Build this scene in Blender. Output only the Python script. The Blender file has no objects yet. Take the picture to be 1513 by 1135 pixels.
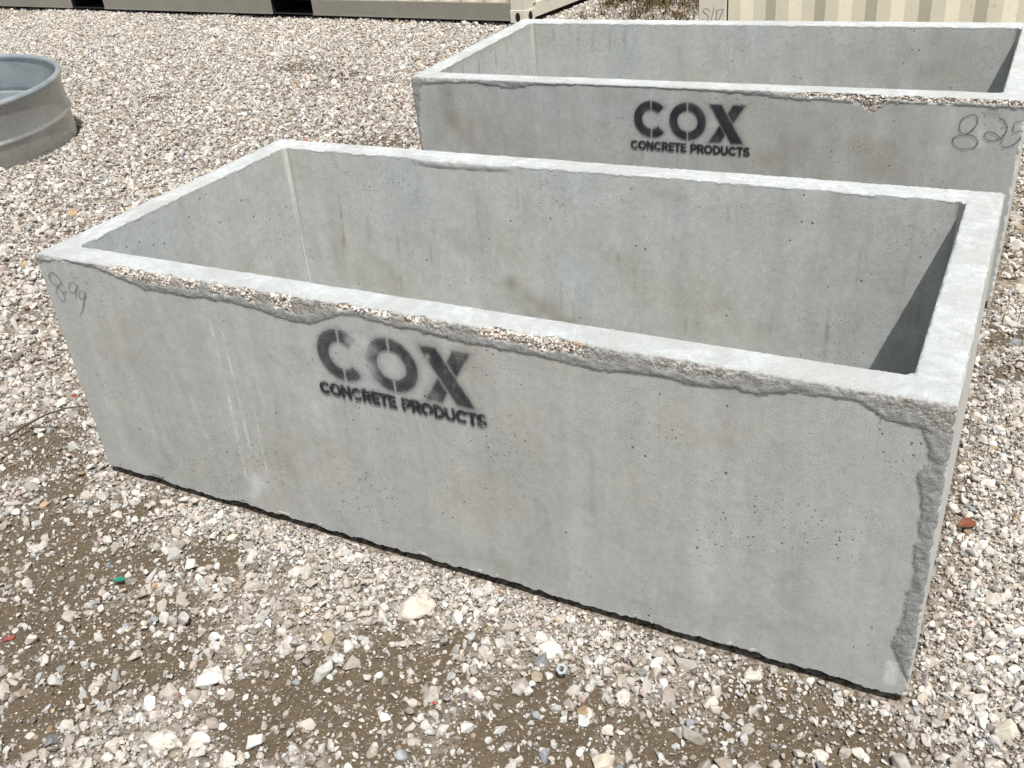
import bpy, bmesh, math, random
import numpy as np
from mathutils import Vector, Matrix, Euler

random.seed(7)
rng = np.random.default_rng(11)
scene = bpy.context.scene
C = scene.collection

# ------------------------------------------------------------------ camera
CAM_F, CAM_R, CAM_P = 1415.48485, (1.03365, 0.08655, 0.4772), (2.46928, -1.59493, 1.71031)
cd = bpy.data.cameras.new('camera')
cam = bpy.data.objects.new('camera', cd); C.objects.link(cam)
cam.rotation_mode = 'XYZ'
cam.location = CAM_P; cam.rotation_euler = CAM_R
cd.sensor_fit = 'HORIZONTAL'; cd.sensor_width = 36.0
cd.lens = CAM_F / 1513 * 36.0
cd.clip_start = 0.05; cd.clip_end = 1500
scene.camera = cam

# ------------------------------------------------------------------ light
SUN = Vector((0.353, -0.335, 1.0)).normalized()
EXPOSURE = 0.40
w = bpy.data.worlds.new('World'); scene.world = w; w.use_nodes = True
nt = w.node_tree
bg = nt.nodes['Background']
sky = nt.nodes.new('ShaderNodeTexSky'); sky.sky_type = 'NISHITA'; sky.sun_disc = False
sky.sun_elevation = math.asin(SUN.z); sky.sun_rotation = math.atan2(SUN.x, SUN.y)
sky.air_density = 1.0; sky.dust_density = 1.5; sky.ozone_density = 1.0
hs = nt.nodes.new('ShaderNodeHueSaturation'); hs.inputs['Saturation'].default_value = 0.38
nt.links.new(sky.outputs[0], hs.inputs['Color']); nt.links.new(hs.outputs[0], bg.inputs[0]); bg.inputs[1].default_value = 0.088
sl = bpy.data.lights.new('sun', 'SUN'); sl.energy = 4.1; sl.angle = math.radians(0.53); sl.color = (1.0, 0.965, 0.915)
so = bpy.data.objects.new('sun', sl); C.objects.link(so)
so.rotation_mode = 'QUATERNION'; so.rotation_quaternion = (-SUN).to_track_quat('-Z', 'Y')
so.location = (3, -4, 9)
scene.view_settings.view_transform = 'Standard'; scene.view_settings.look = 'None'
scene.view_settings.exposure = EXPOSURE; scene.view_settings.gamma = 1.0
scene.view_settings.use_curve_mapping = False

# ------------------------------------------------------------------ helpers
def tag(o, label=None, cat=None, group=None, kind=None):
    if label: o['label'] = label
    if cat: o['category'] = cat
    if group: o['group'] = group
    if kind: o['kind'] = kind
    return o

def empty(name, loc=(0, 0, 0), rz=0.0):
    o = bpy.data.objects.new(name, None); C.objects.link(o)
    o.location = loc; o.rotation_euler = (0, 0, rz); o.empty_display_size = 0.1
    return o

def npmesh(name, V, F, mat=None, parent=None, smooth=False, colors=None):
    me = bpy.data.meshes.new(name)
    me.from_pydata([tuple(v) for v in V] if not isinstance(V, np.ndarray) else V.tolist(), [], F if not isinstance(F, np.ndarray) else F.tolist())
    if colors:
        for k, arr in colors.items():
            a = me.color_attributes.new(k, 'FLOAT_COLOR', 'POINT')
            d = np.ones((len(V), 4), np.float32); d[:, :arr.shape[1]] = arr
            a.data.foreach_set('color', d.ravel())
    if smooth: me.polygons.foreach_set('use_smooth', [True] * len(me.polygons))
    if mat: me.materials.append(mat)
    me.update()
    o = bpy.data.objects.new(name, me); C.objects.link(o)
    if parent: o.parent = parent
    return o

def bmobj(name, bm, mat=None, parent=None, smooth=False):
    me = bpy.data.meshes.new(name); bm.normal_update(); bm.to_mesh(me); bm.free()
    if smooth: me.polygons.foreach_set('use_smooth', [True] * len(me.polygons))
    if mat: me.materials.append(mat)
    o = bpy.data.objects.new(name, me); C.objects.link(o)
    if parent: o.parent = parent
    return o

def add_box(bm, lo, hi, bev=0.0):
    r = bmesh.ops.create_cube(bm, size=1.0)
    vs = r['verts']
    for v in vs:
        v.co = Vector([lo[i] + (v.co[i] + .5) * (hi[i] - lo[i]) for i in range(3)])
    if bev > 0:
        es = list({e for v in vs for e in v.link_edges})
        bmesh.ops.bevel(bm, geom=es, offset=bev, segments=2, affect='EDGES', profile=0.5)

def hsh(ix, iy, iz, seed):
    n = (ix * 374761393 + iy * 668265263 + iz * 2147483647 + seed * 1274126177) & 0xffffffff
    n = ((n ^ (n >> 13)) * 1274126177) & 0xffffffff
    n = ((n ^ (n >> 16)) * 2246822519) & 0xffffffff
    n = n ^ (n >> 15)
    return (n & 0xffffff) / float(0xffffff) * 2 - 1

def vn(P, s, seed=0):
    """smooth value noise in [-1,1] at points P with cells of size s"""
    q = P / s; i = np.floor(q).astype(np.int64); f = q - i; f = f * f * (3 - 2 * f)
    r = 0
    for dx in (0, 1):
        for dy in (0, 1):
            for dz in (0, 1):
                wgt = (f[:, 0] if dx else 1 - f[:, 0]) * (f[:, 1] if dy else 1 - f[:, 1]) * (f[:, 2] if dz else 1 - f[:, 2])
                r = r + wgt * hsh(i[:, 0] + dx, i[:, 1] + dy, i[:, 2] + dz, seed)
    return r

def fb(P, s, seed=0, o=3):
    r = 0; a = 1.0; t = 0
    for k in range(o):
        r = r + a * vn(P, s, seed + k * 17); t += a; a *= .55; s *= .5
    return r / t * 1.4

def sst(x, a, b):
    t = np.clip((x - a) / (b - a), 0, 1); return t * t * (3 - 2 * t)

# ------------------------------------------------------------------ materials
class N:
    def __init__(s, name, rough=0.9):
        s.m = bpy.data.materials.new(name); s.m.use_nodes = True
        s.t = s.m.node_tree; s.b = s.t.nodes['Principled BSDF']
        s.b.inputs['Roughness'].default_value = rough
        s.b.inputs['Specular IOR Level'].default_value = 0.25
    def n(s, typ, **kw):
        x = s.t.nodes.new(typ)
        for k, v in kw.items():
            if hasattr(x, k): setattr(x, k, v)
        return x
    def L(s, a, b): s.t.links.new(a, b)
    def setin(s, sock, v):
        if isinstance(v, bpy.types.NodeSocket): s.L(v, sock)
        elif isinstance(v, (tuple, list)) and len(v) == 3 and sock.type == 'RGBA': sock.default_value = (*v, 1)
        else: sock.default_value = v
    def coord(s): return s.n('ShaderNodeTexCoord').outputs['Object']
    def mapv(s, v, scale=(1, 1, 1), loc=(0, 0, 0)):
        x = s.n('ShaderNodeMapping'); s.L(v, x.inputs[0]); x.inputs['Scale'].default_value = scale; x.inputs['Location'].default_value = loc
        return x.outputs[0]
    def noise(s, v, scale, detail=4, rough=.55, dist=0):
        x = s.n('ShaderNodeTexNoise'); s.L(v, x.inputs['Vector']); x.inputs['Scale'].default_value = scale
        x.inputs['Detail'].default_value = detail; x.inputs['Roughness'].default_value = rough; x.inputs['Distortion'].default_value = dist
        return x.outputs['Fac']
    def vor(s, v, scale, feature='F1', rnd=1.0):
        x = s.n('ShaderNodeTexVoronoi'); x.feature = feature; s.L(v, x.inputs['Vector']); x.inputs['Scale'].default_value = scale
        x.inputs['Randomness'].default_value = rnd
        return x
    def rng(s, v, a, b, c=0.0, d=1.0, smooth=False):
        x = s.n('ShaderNodeMapRange'); x.interpolation_type = 'SMOOTHSTEP' if smooth else 'LINEAR'
        s.setin(x.inputs['Value'], v)
        for k, q in zip(('From Min', 'From Max', 'To Min', 'To Max'), (a, b, c, d)): s.setin(x.inputs[k], q)
        return x.outputs['Result']
    def math(s, op, a, b=0.0, c=None):
        x = s.n('ShaderNodeMath'); x.operation = op; s.setin(x.inputs[0], a); s.setin(x.inputs[1], b)
        if c is not None: s.setin(x.inputs[2], c)
        return x.outputs[0]
    def mix(s, f, a, b, blend='MIX'):
        x = s.n('ShaderNodeMix'); x.data_type = 'RGBA'; x.blend_type = blend
        s.setin(x.inputs[0], f); s.setin(x.inputs[6], a); s.setin(x.inputs[7], b)
        return x.outputs[2]
    def attr(s, name, typ='GEOMETRY'):
        x = s.n('ShaderNodeAttribute'); x.attribute_type = typ; x.attribute_name = name; return x
    def sep(s, v):
        x = s.n('ShaderNodeSeparateColor'); s.L(v, x.inputs[0]); return x.outputs
    def bump(s, h, strength=.5, dist=.002, prev=None):
        x = s.n('ShaderNodeBump'); s.L(h, x.inputs['Height']); x.inputs['Strength'].default_value = strength; x.inputs['Distance'].default_value = dist
        if prev: s.L(prev, x.inputs['Normal'])
        return x.outputs[0]
    def base(s, c): s.setin(s.b.inputs['Base Color'], c)
    def nrm(s, c): s.L(c, s.b.inputs['Normal'])

def concrete():
    m = N('concrete', .92)
    co = m.coord()
    A1 = m.sep(m.attr('paint_a').outputs['Color']); A2 = m.sep(m.attr('paint_b').outputs['Color'])
    crust, agg, white = A1[0], A1[1], A1[2]; stain, pale, rim = A2[0], A2[1], A2[2]
    big = m.noise(co, 2.3, 5, .6)
    mid = m.noise(co, 11, 6, .65, .6)
    strk = m.noise(m.mapv(co, (9, 9, .8)), 1.5, 5, .6)
    fine = m.noise(co, 260, 3, .7)
    cool, warm = (.418, .440, .434), (.420, .420, .392)
    c = m.mix(m.rng(big, .38, .62), cool, warm)
    v = m.rng(mid, .25, .75, .90, 1.08)
    v = m.math('MULTIPLY', v, m.rng(strk, .3, .7, .91, 1.08))
    v = m.math('MULTIPLY', v, m.rng(fine, .25, .75, .80, 1.17))
    v = m.math('MULTIPLY', v, m.rng(m.noise(co, 48, 4, .7), .25, .75, .88, 1.11))
    c = m.mix(1.0, c, v, 'MULTIPLY')
    # blotches left by form oil
    bl = m.rng(m.noise(co, 5.5, 7, .62, 1.2), .56, .68)
    c = m.mix(m.math('MULTIPLY', bl, .22), c, (.235, .235, .205))
    bl2 = m.rng(m.noise(m.mapv(co, (1, 1, .5), (7, 3, 1)), 7.5, 7, .62, 1.0), .58, .70)
    c = m.mix(m.math('MULTIPLY', bl2, .30), c, (.49, .51, .51))
    # stain / pale / streak paint
    c = m.mix(m.math('MULTIPLY', stain, .72), c, (.240, .222, .185))
    sp = m.rng(m.noise(co, 120, 3, .7), .40, .62)
    c = m.mix(m.math('MULTIPLY', m.math('MULTIPLY', white, m.rng(sp, 0, 1, .35, 1)), .8), c, (.66, .68, .68))
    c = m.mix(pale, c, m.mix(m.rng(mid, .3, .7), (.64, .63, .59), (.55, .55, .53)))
    # top rim: whitish laitance
    rn = m.rng(m.noise(co, 38, 6, .7, .8), .35, .62)
    rn2 = m.rng(m.noise(co, 6, 4, .6), .35, .65)
    rimc = m.mix(rn, (.43, .46, .455), m.mix(rn2, (.50, .525, .525), (.61, .63, .635)))
    rv = m.vor(co, 150); rimc = m.mix(m.math('MULTIPLY', m.rng(rv.outputs['Distance'], .12, .25, 1, 0), m.rng(m.noise(co, 25, 2), .5, .6)), rimc, (.30, .29, .27))
    wn = m.rng(m.noise(co, 5.2, 6, .7, .8), .44, .56)
    rimc = m.mix(m.math('MULTIPLY', wn, .75), rimc, m.mix(m.rng(mid, .3, .7), (.36, .37, .36), (.46, .475, .465)))
    c = m.mix(rim, c, rimc)
    # crust of cement slurry over the mould joint
    cn = m.rng(m.noise(co, 60, 6, .7, 1.0), .3, .7)
    cc = m.mix(cn, (.185, .190, .190), (.345, .355, .350))
    c = m.mix(m.math('MULTIPLY', crust, .9), c, cc)
    # exposed aggregate
    av = m.vor(co, 150); ar = m.sep(av.outputs['Color'])
    ac = m.mix(m.rng(ar[0], .2, .8), (.32, .27, .22), (.72, .68, .62))
    ac = m.mix(m.rng(ar[1], .90, .92), ac, (.40, .27, .19))
    ac = m.mix(m.rng(av.outputs['Distance'], .5, .75), ac, (.12, .10, .085))
    c = m.mix(agg, c, ac)
    # bug holes, the shade inside them painted in as dark colour
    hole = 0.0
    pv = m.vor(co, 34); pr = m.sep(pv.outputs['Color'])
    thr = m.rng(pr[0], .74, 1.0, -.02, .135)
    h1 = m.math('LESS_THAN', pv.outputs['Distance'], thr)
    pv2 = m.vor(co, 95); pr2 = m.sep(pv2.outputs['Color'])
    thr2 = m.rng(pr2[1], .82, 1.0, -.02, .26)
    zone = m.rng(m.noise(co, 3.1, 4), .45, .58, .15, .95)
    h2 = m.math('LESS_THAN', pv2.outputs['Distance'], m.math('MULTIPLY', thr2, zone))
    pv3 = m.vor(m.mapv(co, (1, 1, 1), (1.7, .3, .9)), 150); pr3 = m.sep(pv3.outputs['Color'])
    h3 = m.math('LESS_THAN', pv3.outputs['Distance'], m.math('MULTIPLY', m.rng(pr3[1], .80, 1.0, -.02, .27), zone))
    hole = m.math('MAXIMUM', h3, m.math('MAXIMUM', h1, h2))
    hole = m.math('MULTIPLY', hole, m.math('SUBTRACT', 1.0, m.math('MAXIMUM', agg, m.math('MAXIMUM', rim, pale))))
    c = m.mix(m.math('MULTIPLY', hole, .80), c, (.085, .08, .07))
    wv = m.vor(m.mapv(co, (1, 1, 1), (3.1, 2.7, 1.9)), 42); wr = m.sep(wv.outputs['Color'])
    wh = m.math('LESS_THAN', wv.outputs['Distance'], m.rng(wr[0], .86, 1.0, -.02, .11))
    c = m.mix(m.math('MULTIPLY', wh, .55), c, (.66, .67, .65))
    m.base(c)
    hh = m.math('ADD', m.math('MULTIPLY', fine, .35), m.math('MULTIPLY', mid, .6))
    hh = m.math('SUBTRACT', hh, m.math('MULTIPLY', hole, 1.2))
    hh = m.math('ADD', hh, m.math('MULTIPLY', m.math('MULTIPLY', crust, m.noise(co, 70, 5, .7)), 2.6))
    hh = m.math('ADD', hh, m.math('MULTIPLY', m.math('MULTIPLY', rim, m.noise(co, 130, 5, .75)), 1.6))
    hh = m.math('SUBTRACT', hh, m.math('MULTIPLY', m.math('MULTIPLY', agg, av.outputs['Distance']), 3.0))
    m.nrm(m.bump(hh, .9, .0022))
    return m.m
M_CON = concrete()

def film_mat(name, col, maxa):
    m = N(name, .8)
    co = m.coord(); a = m.attr('cover'); A = m.sep(a.outputs['Color'])[0]
    g = m.rng(m.noise(co, 420, 3, .8), .30, .50, .72, 1.0)
    g2 = m.rng(m.noise(co, 45, 3, .6), .30, .55, .84, 1.0)
    al = m.math('MULTIPLY', m.math('MULTIPLY', A, g), m.math('MULTIPLY', g2, maxa))
    m.base(col); m.setin(m.b.inputs['Alpha'], al)
    return m.m
M_SPRAY = film_mat('black_spray_paint', (.020, .022, .029), 1.0)
M_MARK = film_mat('black_marker_ink', (.045, .045, .045), .95)

def simple(name, c1, c2, scale=8, rough=.6, metal=0.0, bumpd=.001, bs=.3, spec=.3):
    m = N(name, rough); co = m.coord()
    n1 = m.noise(co, scale, 6, .65, .5)
    c = m.mix(m.rng(n1, .3, .7), c1, c2)
    c = m.mix(m.rng(m.noise(co, scale * 9, 4, .7), .60, .72, 0, .5), c, tuple(x * .6 for x in c1))
    m.base(c); m.b.inputs['Metallic'].default_value = metal; m.b.inputs['Specular IOR Level'].default_value = spec
    m.nrm(m.bump(m.noise(co, scale * 4, 4), bs, bumpd))
    return m.m
M_CREAM = simple('cream_container_paint', (.66, .62, .49), (.72, .67, .53), 3, .5)
M_TAUPE = simple('dull_taupe', (.235, .222, .190), (.275, .262, .225), 2.5, .55)  # darker taupe tone for the long container's bottom rails
M_CAST = simple('cream_cast_steel', (.60, .57, .48), (.68, .64, .54), 5, .55)
M_BLACK = simple('black_steel_and_hole_shade', (.012, .012, .012), (.02, .02, .02), 5, .7)  # fork pocket steel, and the painted dark of the casting holes
M_FLOORPLY = simple('dark_underfloor', (.03, .027, .022), (.05, .04, .035), 5, .8)

def galv(name='galvanised_steel', dark=1.0):
    m = N(name, .42); co = m.coord()
    v = m.vor(co, 55); r = m.sep(v.outputs['Color'])
    n1 = m.noise(co, 3, 5, .6, .5)
    c = m.mix(m.rng(n1, .3, .7), tuple(x * dark for x in (.33, .34, .335)), tuple(x * dark for x in (.43, .44, .435)))
    c = m.mix(m.math('MULTIPLY', r[0], .22), c, (.25, .26, .27))
    c = m.mix(m.rng(m.noise(co, 30, 4, .7), .58, .7, 0, .4), c, (.5, .5, .49))
    m.base(c); m.b.inputs['Metallic'].default_value = .7
    m.setin(m.b.inputs['Roughness'], m.rng(r[1], 0, 1, .26, .42))
    m.b.inputs['Specular IOR Level'].default_value = .5
    m.nrm(m.bump(n1, .2, .002))
    return m.m
M_GALV = galv()
def galv_blue():
    m = N('blue_grey_zinc', .38); co = m.coord()
    n1 = m.noise(co, 5, 6, .65, .6)
    m.base(m.mix(m.rng(n1, .3, .7), (.25, .285, .30), (.38, .415, .43)))
    m.b.inputs['Metallic'].default_value = .35; m.b.inputs['Specular IOR Level'].default_value = .5
    m.nrm(m.bump(n1, .2, .002)); return m.m
M_GALVB = galv_blue()

def ground_mat():
    m = N('dirt_and_crushed_limestone', .95); co = m.coord()
    d = m.sep(m.attr('dirt').outputs['Color'])[0]
    n1 = m.noise(co, 9, 7, .65); n2 = m.noise(co, 90, 5, .7); n3 = m.noise(co, 420, 2, .7)
    dirt = m.mix(m.rng(n1, .3, .7), (.095, .071, .045), (.150, .115, .076))
    dirt = m.mix(m.rng(n2, .45, .7), dirt, (.17, .138, .098))
    v = m.vor(co, 210); r = m.sep(v.outputs['Color'])
    peb = m.mix(m.rng(r[0], 0, 1), (.30, .24, .17), (.60, .55, .47))
    pm = m.math('MULTIPLY', m.math('GREATER_THAN', r[1], .88), m.math('LESS_THAN', v.outputs['Distance'], .42))
    dirt = m.mix(pm, dirt, peb)
    shaded_fines = m.mix(m.rng(n2, .35, .65), (.20, .165, .125), (.36, .31, .255))  # crushed fines, colour darkened to stand for shade between the stones
    v2 = m.vor(co, 70); r2 = m.sep(v2.outputs['Color'])
    shaded_fines = m.mix(m.rng(v2.outputs['Distance'], .45, .7), shaded_fines, (.11, .085, .06))
    shaded_fines = m.mix(m.math('GREATER_THAN', r2[0], .6), shaded_fines, m.mix(.45, shaded_fines, (.50, .45, .39)))
    c = m.mix(m.rng(m.math('ADD', d, m.rng(n1, .3, .7, -.25, .25)), .3, .6), shaded_fines, dirt)
    m.base(c)
    h = m.math('ADD', m.math('MULTIPLY', n2, 1.0), m.math('MULTIPLY', n3, .5))
    h = m.math('ADD', h, m.math('MULTIPLY', pm, .5))
    h = m.math('SUBTRACT', h, m.math('MULTIPLY', v2.outputs['Distance'], .8))
    m.nrm(m.bump(h, 1.0, .006))
    return m.m
M_GROUND = ground_mat()

def stone_mat(name='crushed_limestone', inst=True, col=(.6, .55, .5)):
    m = N(name, .9); co = m.coord()
    c0 = m.attr('col', 'INSTANCER').outputs['Color'] if inst else col
    sc = 1.0 if inst else 18.0
    n1 = m.noise(co, 1.7 * sc, 5, .7); n2 = m.noise(co, 9 * sc, 4, .75)
    c = m.mix(m.rng(n1, .35, .65), c0, m.mix(1.0, c0, (.74, .69, .64), 'MULTIPLY'))
    c = m.mix(m.rng(n2, .60, .72, 0, .55), c, m.mix(1.0, c0, (.55, .48, .40), 'MULTIPLY'))
    m.base(c)
    m.nrm(m.bump(m.math('ADD', n1, m.math('MULTIPLY', n2, .6)), .8, .0015 if inst else .004))
    return m.m
M_STONE = stone_mat()

# ------------------------------------------------------------------ spray / ink films
def seg(X, Z, a, b):
    ax, az = a; bx, bz = b; dx, dz = bx - ax, bz - az
    t = np.clip(((X - ax) * dx + (Z - az) * dz) / (dx * dx + dz * dz + 1e-12), 0, 1)
    return np.hypot(X - ax - t * dx, Z - az - t * dz)

def poly_sdf(X, Z, pts):
    """signed distance, negative inside, convex polygon given counter-clockwise"""
    d = np.full(X.shape, -1e9)
    n = len(pts)
    for i in range(n):
        a, b = pts[i], pts[(i + 1) % n]; ex, ez = b[0] - a[0], b[1] - a[1]; l = math.hypot(ex, ez)
        d = np.maximum(d, ((X - a[0]) * ez - (Z - a[1]) * ex) / l)
    return d

def arcpts(cx, cz, rx, rz, a0, a1, n=10):
    return [(cx + rx * math.cos(math.radians(a0 + (a1 - a0) * i / n)), cz + rz * math.sin(math.radians(a0 + (a1 - a0) * i / n))) for i in range(n + 1)]
GL = {  # stroke letters in a 1-high box
    'C': [arcpts(.40, .5, .34, .42, 52, 308)], 'O': [arcpts(.42, .5, .36, .42, 0, 360, 16)],
    'N': [[(.08, .05), (.08, .95)], [(.10, .95), (.62, .05)], [(.64, .05), (.64, .95)]],
    'R': [[(.10, .05), (.10, .95)], [(.10, .93), (.36, .93)] + arcpts(.36, .70, .24, .23, 90, -90, 8) + [(.10, .47)], [(.32, .47), (.62, .05)]],
    'E': [[(.10, .05), (.10, .95)], [(.10, .93), (.50, .93)], [(.10, .5), (.45, .5)], [(.10, .07), (.50, .07)]],
    'T': [[(.30, .05), (.30, .95)], [(.03, .93), (.57, .93)]],
    'P': [[(.10, .05), (.10, .95)], [(.10, .93), (.36, .93)] + arcpts(.36, .68, .26, .25, 90, -90, 8) + [(.10, .43)]],
    'D': [[(.10, .05), (.10, .95)], [(.10, .93), (.28, .93)] + arcpts(.28, .5, .40, .43, 90, -90, 10) + [(.10, .07)]],
    'U': [[(.09, .95), (.09, .38)] + arcpts(.36, .36, .27, .30, 180, 360, 10) + [(.63, .95)]],
    'S': [arcpts(.32, .71, .22, .22, 40, 250, 9) + arcpts(.30, .28, .25, .23, 80, -150, 9)],
}
ADV = {'C': .86, 'O': .96, 'N': .86, 'R': .78, 'E': .66, 'T': .68, 'P': .74, 'D': .84, 'U': .84, 'S': .68, ' ': .42}

def film(name, mat, parent, X0, X1, Z0, Z1, step, cover_fn, yoff=-0.0012, thr=.03):
    nx, nz = int((X1 - X0) / step) + 1, int((Z1 - Z0) / step) + 1
    xs = np.linspace(X0, X1, nx); zs = np.linspace(Z0, Z1, nz)
    X, Z = np.meshgrid(xs, zs, indexing='ij')
    cv = cover_fn(X, Z)
    keep = (cv[:-1, :-1] > thr) | (cv[1:, 1:] > thr) | (cv[1:, :-1] > thr) | (cv[:-1, 1:] > thr)
    idx = np.arange(nx * nz).reshape(nx, nz)
    q = np.stack([idx[:-1, :-1][keep], idx[1:, :-1][keep], idx[1:, 1:][keep], idx[:-1, 1:][keep]], 1)
    used, inv = np.unique(q, return_inverse=True); q = inv.reshape(q.shape)
    V = np.stack([X.ravel()[used], np.full(len(used), yoff), Z.ravel()[used]], 1)
    return npmesh(name, V, q, mat, parent, colors={'cover': np.repeat(cv.ravel()[used][:, None], 3, 1)})

def logo_cover(ox, oz, worn, seed):
    def fn(X, Z):
        x, z = X - ox, Z - oz
        P = np.stack([X.ravel(), Z.ravel(), np.full(X.size, seed * 3.1)], 1)
        wob = vn(P, .012, seed).reshape(X.shape) * .0006
        def ring(cx, cz, ro, ri):
            r = np.hypot(x - cx, (z - cz)); d = np.maximum(r - ro, ri - r)
            return np.maximum(d, .0033 - np.abs(x - cx))
        dC = ring(.0885, .124, .0725, .0385)
        ang = np.abs(np.arctan2(z - .124, x - .0885))
        dC = np.maximum(dC, (math.radians(44) - ang) * .055)
        dO = ring(.237, .1235, .0735, .0415)
        s1 = np.maximum(poly_sdf(x, z, [(.3685, .047), (.461, .194), (.417, .194), (.3235, .047)]), -1e9)
        # second diagonal, interrupted either side of the first by a bridge
        line = ((x - .325) * (.047 - .194) - (z - .194) * (.411 - .325)) / math.hypot(.147, .086)
        line2 = ((x - .371) * (.047 - .194) - (z - .194) * (.459 - .371)) / math.hypot(.147, .088)
        s_low = np.maximum(s1, .0055 - line)
        s_up = np.maximum(s1, line2 + .0055)
        dX = np.minimum(poly_sdf(x, z, [(.325, .194), (.411, .047), (.459, .047), (.371, .194)]), np.minimum(s_low, s_up))
        d = np.minimum(np.minimum(dC, dO), dX)
        # small lettering
        txt = 'CONCRETE PRODUCTS'; hgt = .033
        tot = sum(ADV[c] for c in txt); k = .486 / tot; px = 0.0
        dt = np.full(X.shape, 1e3)
        for c in txt:
            wv = ADV[c] * k
            for st in GL.get(c, []):
                for a, b in zip(st[:-1], st[1:]):
                    fa = (px + a[0] * k * 1.02, a[1] * hgt); fb_ = (px + b[0] * k * 1.02, b[1] * hgt)
                    m = (x > min(fa[0], fb_[0]) - .02) & (x < max(fa[0], fb_[0]) + .02) & (z < .06)
                    if m.any(): dt[m] = np.minimum(dt[m], seg(x[m], z[m], fa, fb_))
            px += wv
        dt = dt - (.0048 if worn else .0040)
        core = sst(-(d + wob), -.0010, .0010) if not worn else sst(-(d + wob * 2.2), -.0019, .0019)
        halo = .34 * np.exp(-np.maximum(d, 0) / .0065) * (d < .03)
        side = np.clip((x - .14) * 3, 0, 1)
        halo = halo * (.65 + .5 * side)
        tcore = sst(-(dt + wob * 1.5), -.0010, .0010) * 1.0
        thalo = .30 * np.exp(-np.maximum(dt, 0) / .004) * (dt < .02)
        fadeL = .86 + .14 * vn(P, .05, seed + 5).reshape(X.shape)
        cv = np.maximum(np.maximum(core * (.90 if worn else 1.0) * fadeL, halo), np.maximum(tcore, thalo))
        blotch = fb(P, .03, seed + 9).reshape(X.shape)
        if worn:
            for (bx, bz, br, s) in ((.150, .150, .030, .98), (.170, .105, .026, .95), (.190, .160, .018, .5), (.120, .172, .014, .75), (.190, .075, .016, .5), (.347, .168, .007, .95), (.435, .18, .02, .3), (.35, .06, .02, .35)):
                cv = cv * (1 - s * np.exp(-(((x - bx) ** 2 + (z - bz) ** 2) / br ** 2) ** 1.5) * np.clip(.95 + .4 * blotch, 0, 1))
            cv = cv * np.clip(1.02 + .22 * blotch, 0, 1)
            tz_ = np.clip(1.15 - 1.5 * sst(vn(P, .011, seed + 44).reshape(X.shape), .35, .6), .12, 1); cv = np.where(z < .037, cv * tz_, cv)
            spk = vn(P, .004, seed + 31).reshape(X.shape)
            cv = cv * (1 - .35 * (spk > .62))
        edge = sst(x, -.03, -.012) * (1 - sst(x, .490, .505)) * sst(z, -.022, -.010) * (1 - sst(z, .215, .23))
        return np.clip(cv, 0, 1) * edge
    return fn

def strokes_cover(strokes, wdt, seed):
    def catm(p, n=7):
        if len(p) < 3: return p
        q = [p[0]] + list(p) + [p[-1]]; out = []
        for i in range(1, len(q) - 2):
            for j in range(n):
                t = j / n; a, b, c, d = q[i - 1], q[i], q[i + 1], q[i + 2]
                out.append(tuple(.5 * ((2 * b[k]) + (-a[k] + c[k]) * t + (2 * a[k] - 5 * b[k] + 4 * c[k] - d[k]) * t * t + (-a[k] + 3 * b[k] - 3 * c[k] + d[k]) * t ** 3) for k in (0, 1)))
        return out + [p[-1]]
    S = [catm([tuple(a) for a in s]) for s in strokes]
    def fn(X, Z):
        d = np.full(X.shape, 1e3)
        for s in S:
            for a, b in zip(s[:-1], s[1:]): d = np.minimum(d, seg(X, Z, a, b))
        P = np.stack([X.ravel(), Z.ravel(), np.full(X.size, seed * 1.7)], 1)
        f = .72 + .28 * vn(P, .02, seed).reshape(X.shape)
        return np.clip(sst(-(d - wdt), -.0008, .0008) * f, 0, 1)
    return fn

# ------------------------------------------------------------------ concrete troughs
TL, TW, TH, TT = 2.44, 1.109, 0.748, 0.086
CR1 = [[-.02, .735], [.02, .728], [.0827, .7376], [.1393, .7446], [.2642, .7330], [.325, .7192], [.3877, .7073], [.4261, .6944], [.5906, .6977], [.6286, .6973], [.7377, .7035], [.8241, .6915], [.9274, .679], [.9848, .6796], [1.0441, .7029], [1.0827, .7216], [1.1402, .7215], [1.2402, .7106], [1.2912, .7136], [1.3439, .71], [1.4021, .7024], [1.4772, .7015], [1.5571, .7035], [1.6112, .6996], [1.6974, .6936], [1.775, .695], [1.8353, .7], [1.8938, .7033], [1.9409, .6986], [2.0008, .700], [2.0414, .7075], [2.0897, .700], [2.1408, .7152], [2.202, .7244], [2.2752, .7216], [2.304, .707], [2.3366, .6899], [2.3712, .6951], [2.3875, .691], [2.45, .60]]
CV1 = [(0, 2.46), (.03, 2.45), (.10, 2.41), (.1452, 2.3936), (.2043, 2.4050), (.2655, 2.4065), (.3227, 2.4126), (.3506, 2.4156), (.4005, 2.4072), (.4509, 2.4097), (.4895, 2.405), (.5325, 2.407), (.5511, 2.3988), (.5921, 2.3926), (.6215, 2.4112), (.6546, 2.4035), (.691, 2.3875), (.75, 2.37)]
CR2 = [[-.02, .71], [.06, .7213], [.1806, .7300], [.3178, .7340], [.4491, .7235], [.5198, .7148], [.5792, .7337], [.7975, .7423], [1.2286, .741], [1.3895, .7382], [1.5703, .7299], [1.6709, .7231], [1.8401, .7205], [1.8869, .7195], [1.9246, .6929], [1.9596, .6897], [1.9908, .7198], [2.0904, .7253], [2.1994, .7253], [2.3059, .7229], [2.45, .722]]
CV2 = [(0, -.01), (.40, .010), (.4477, .0146), (.5509, .0181), (.6431, .0345), (.7182, .0557), (.75, .06)]

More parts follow.
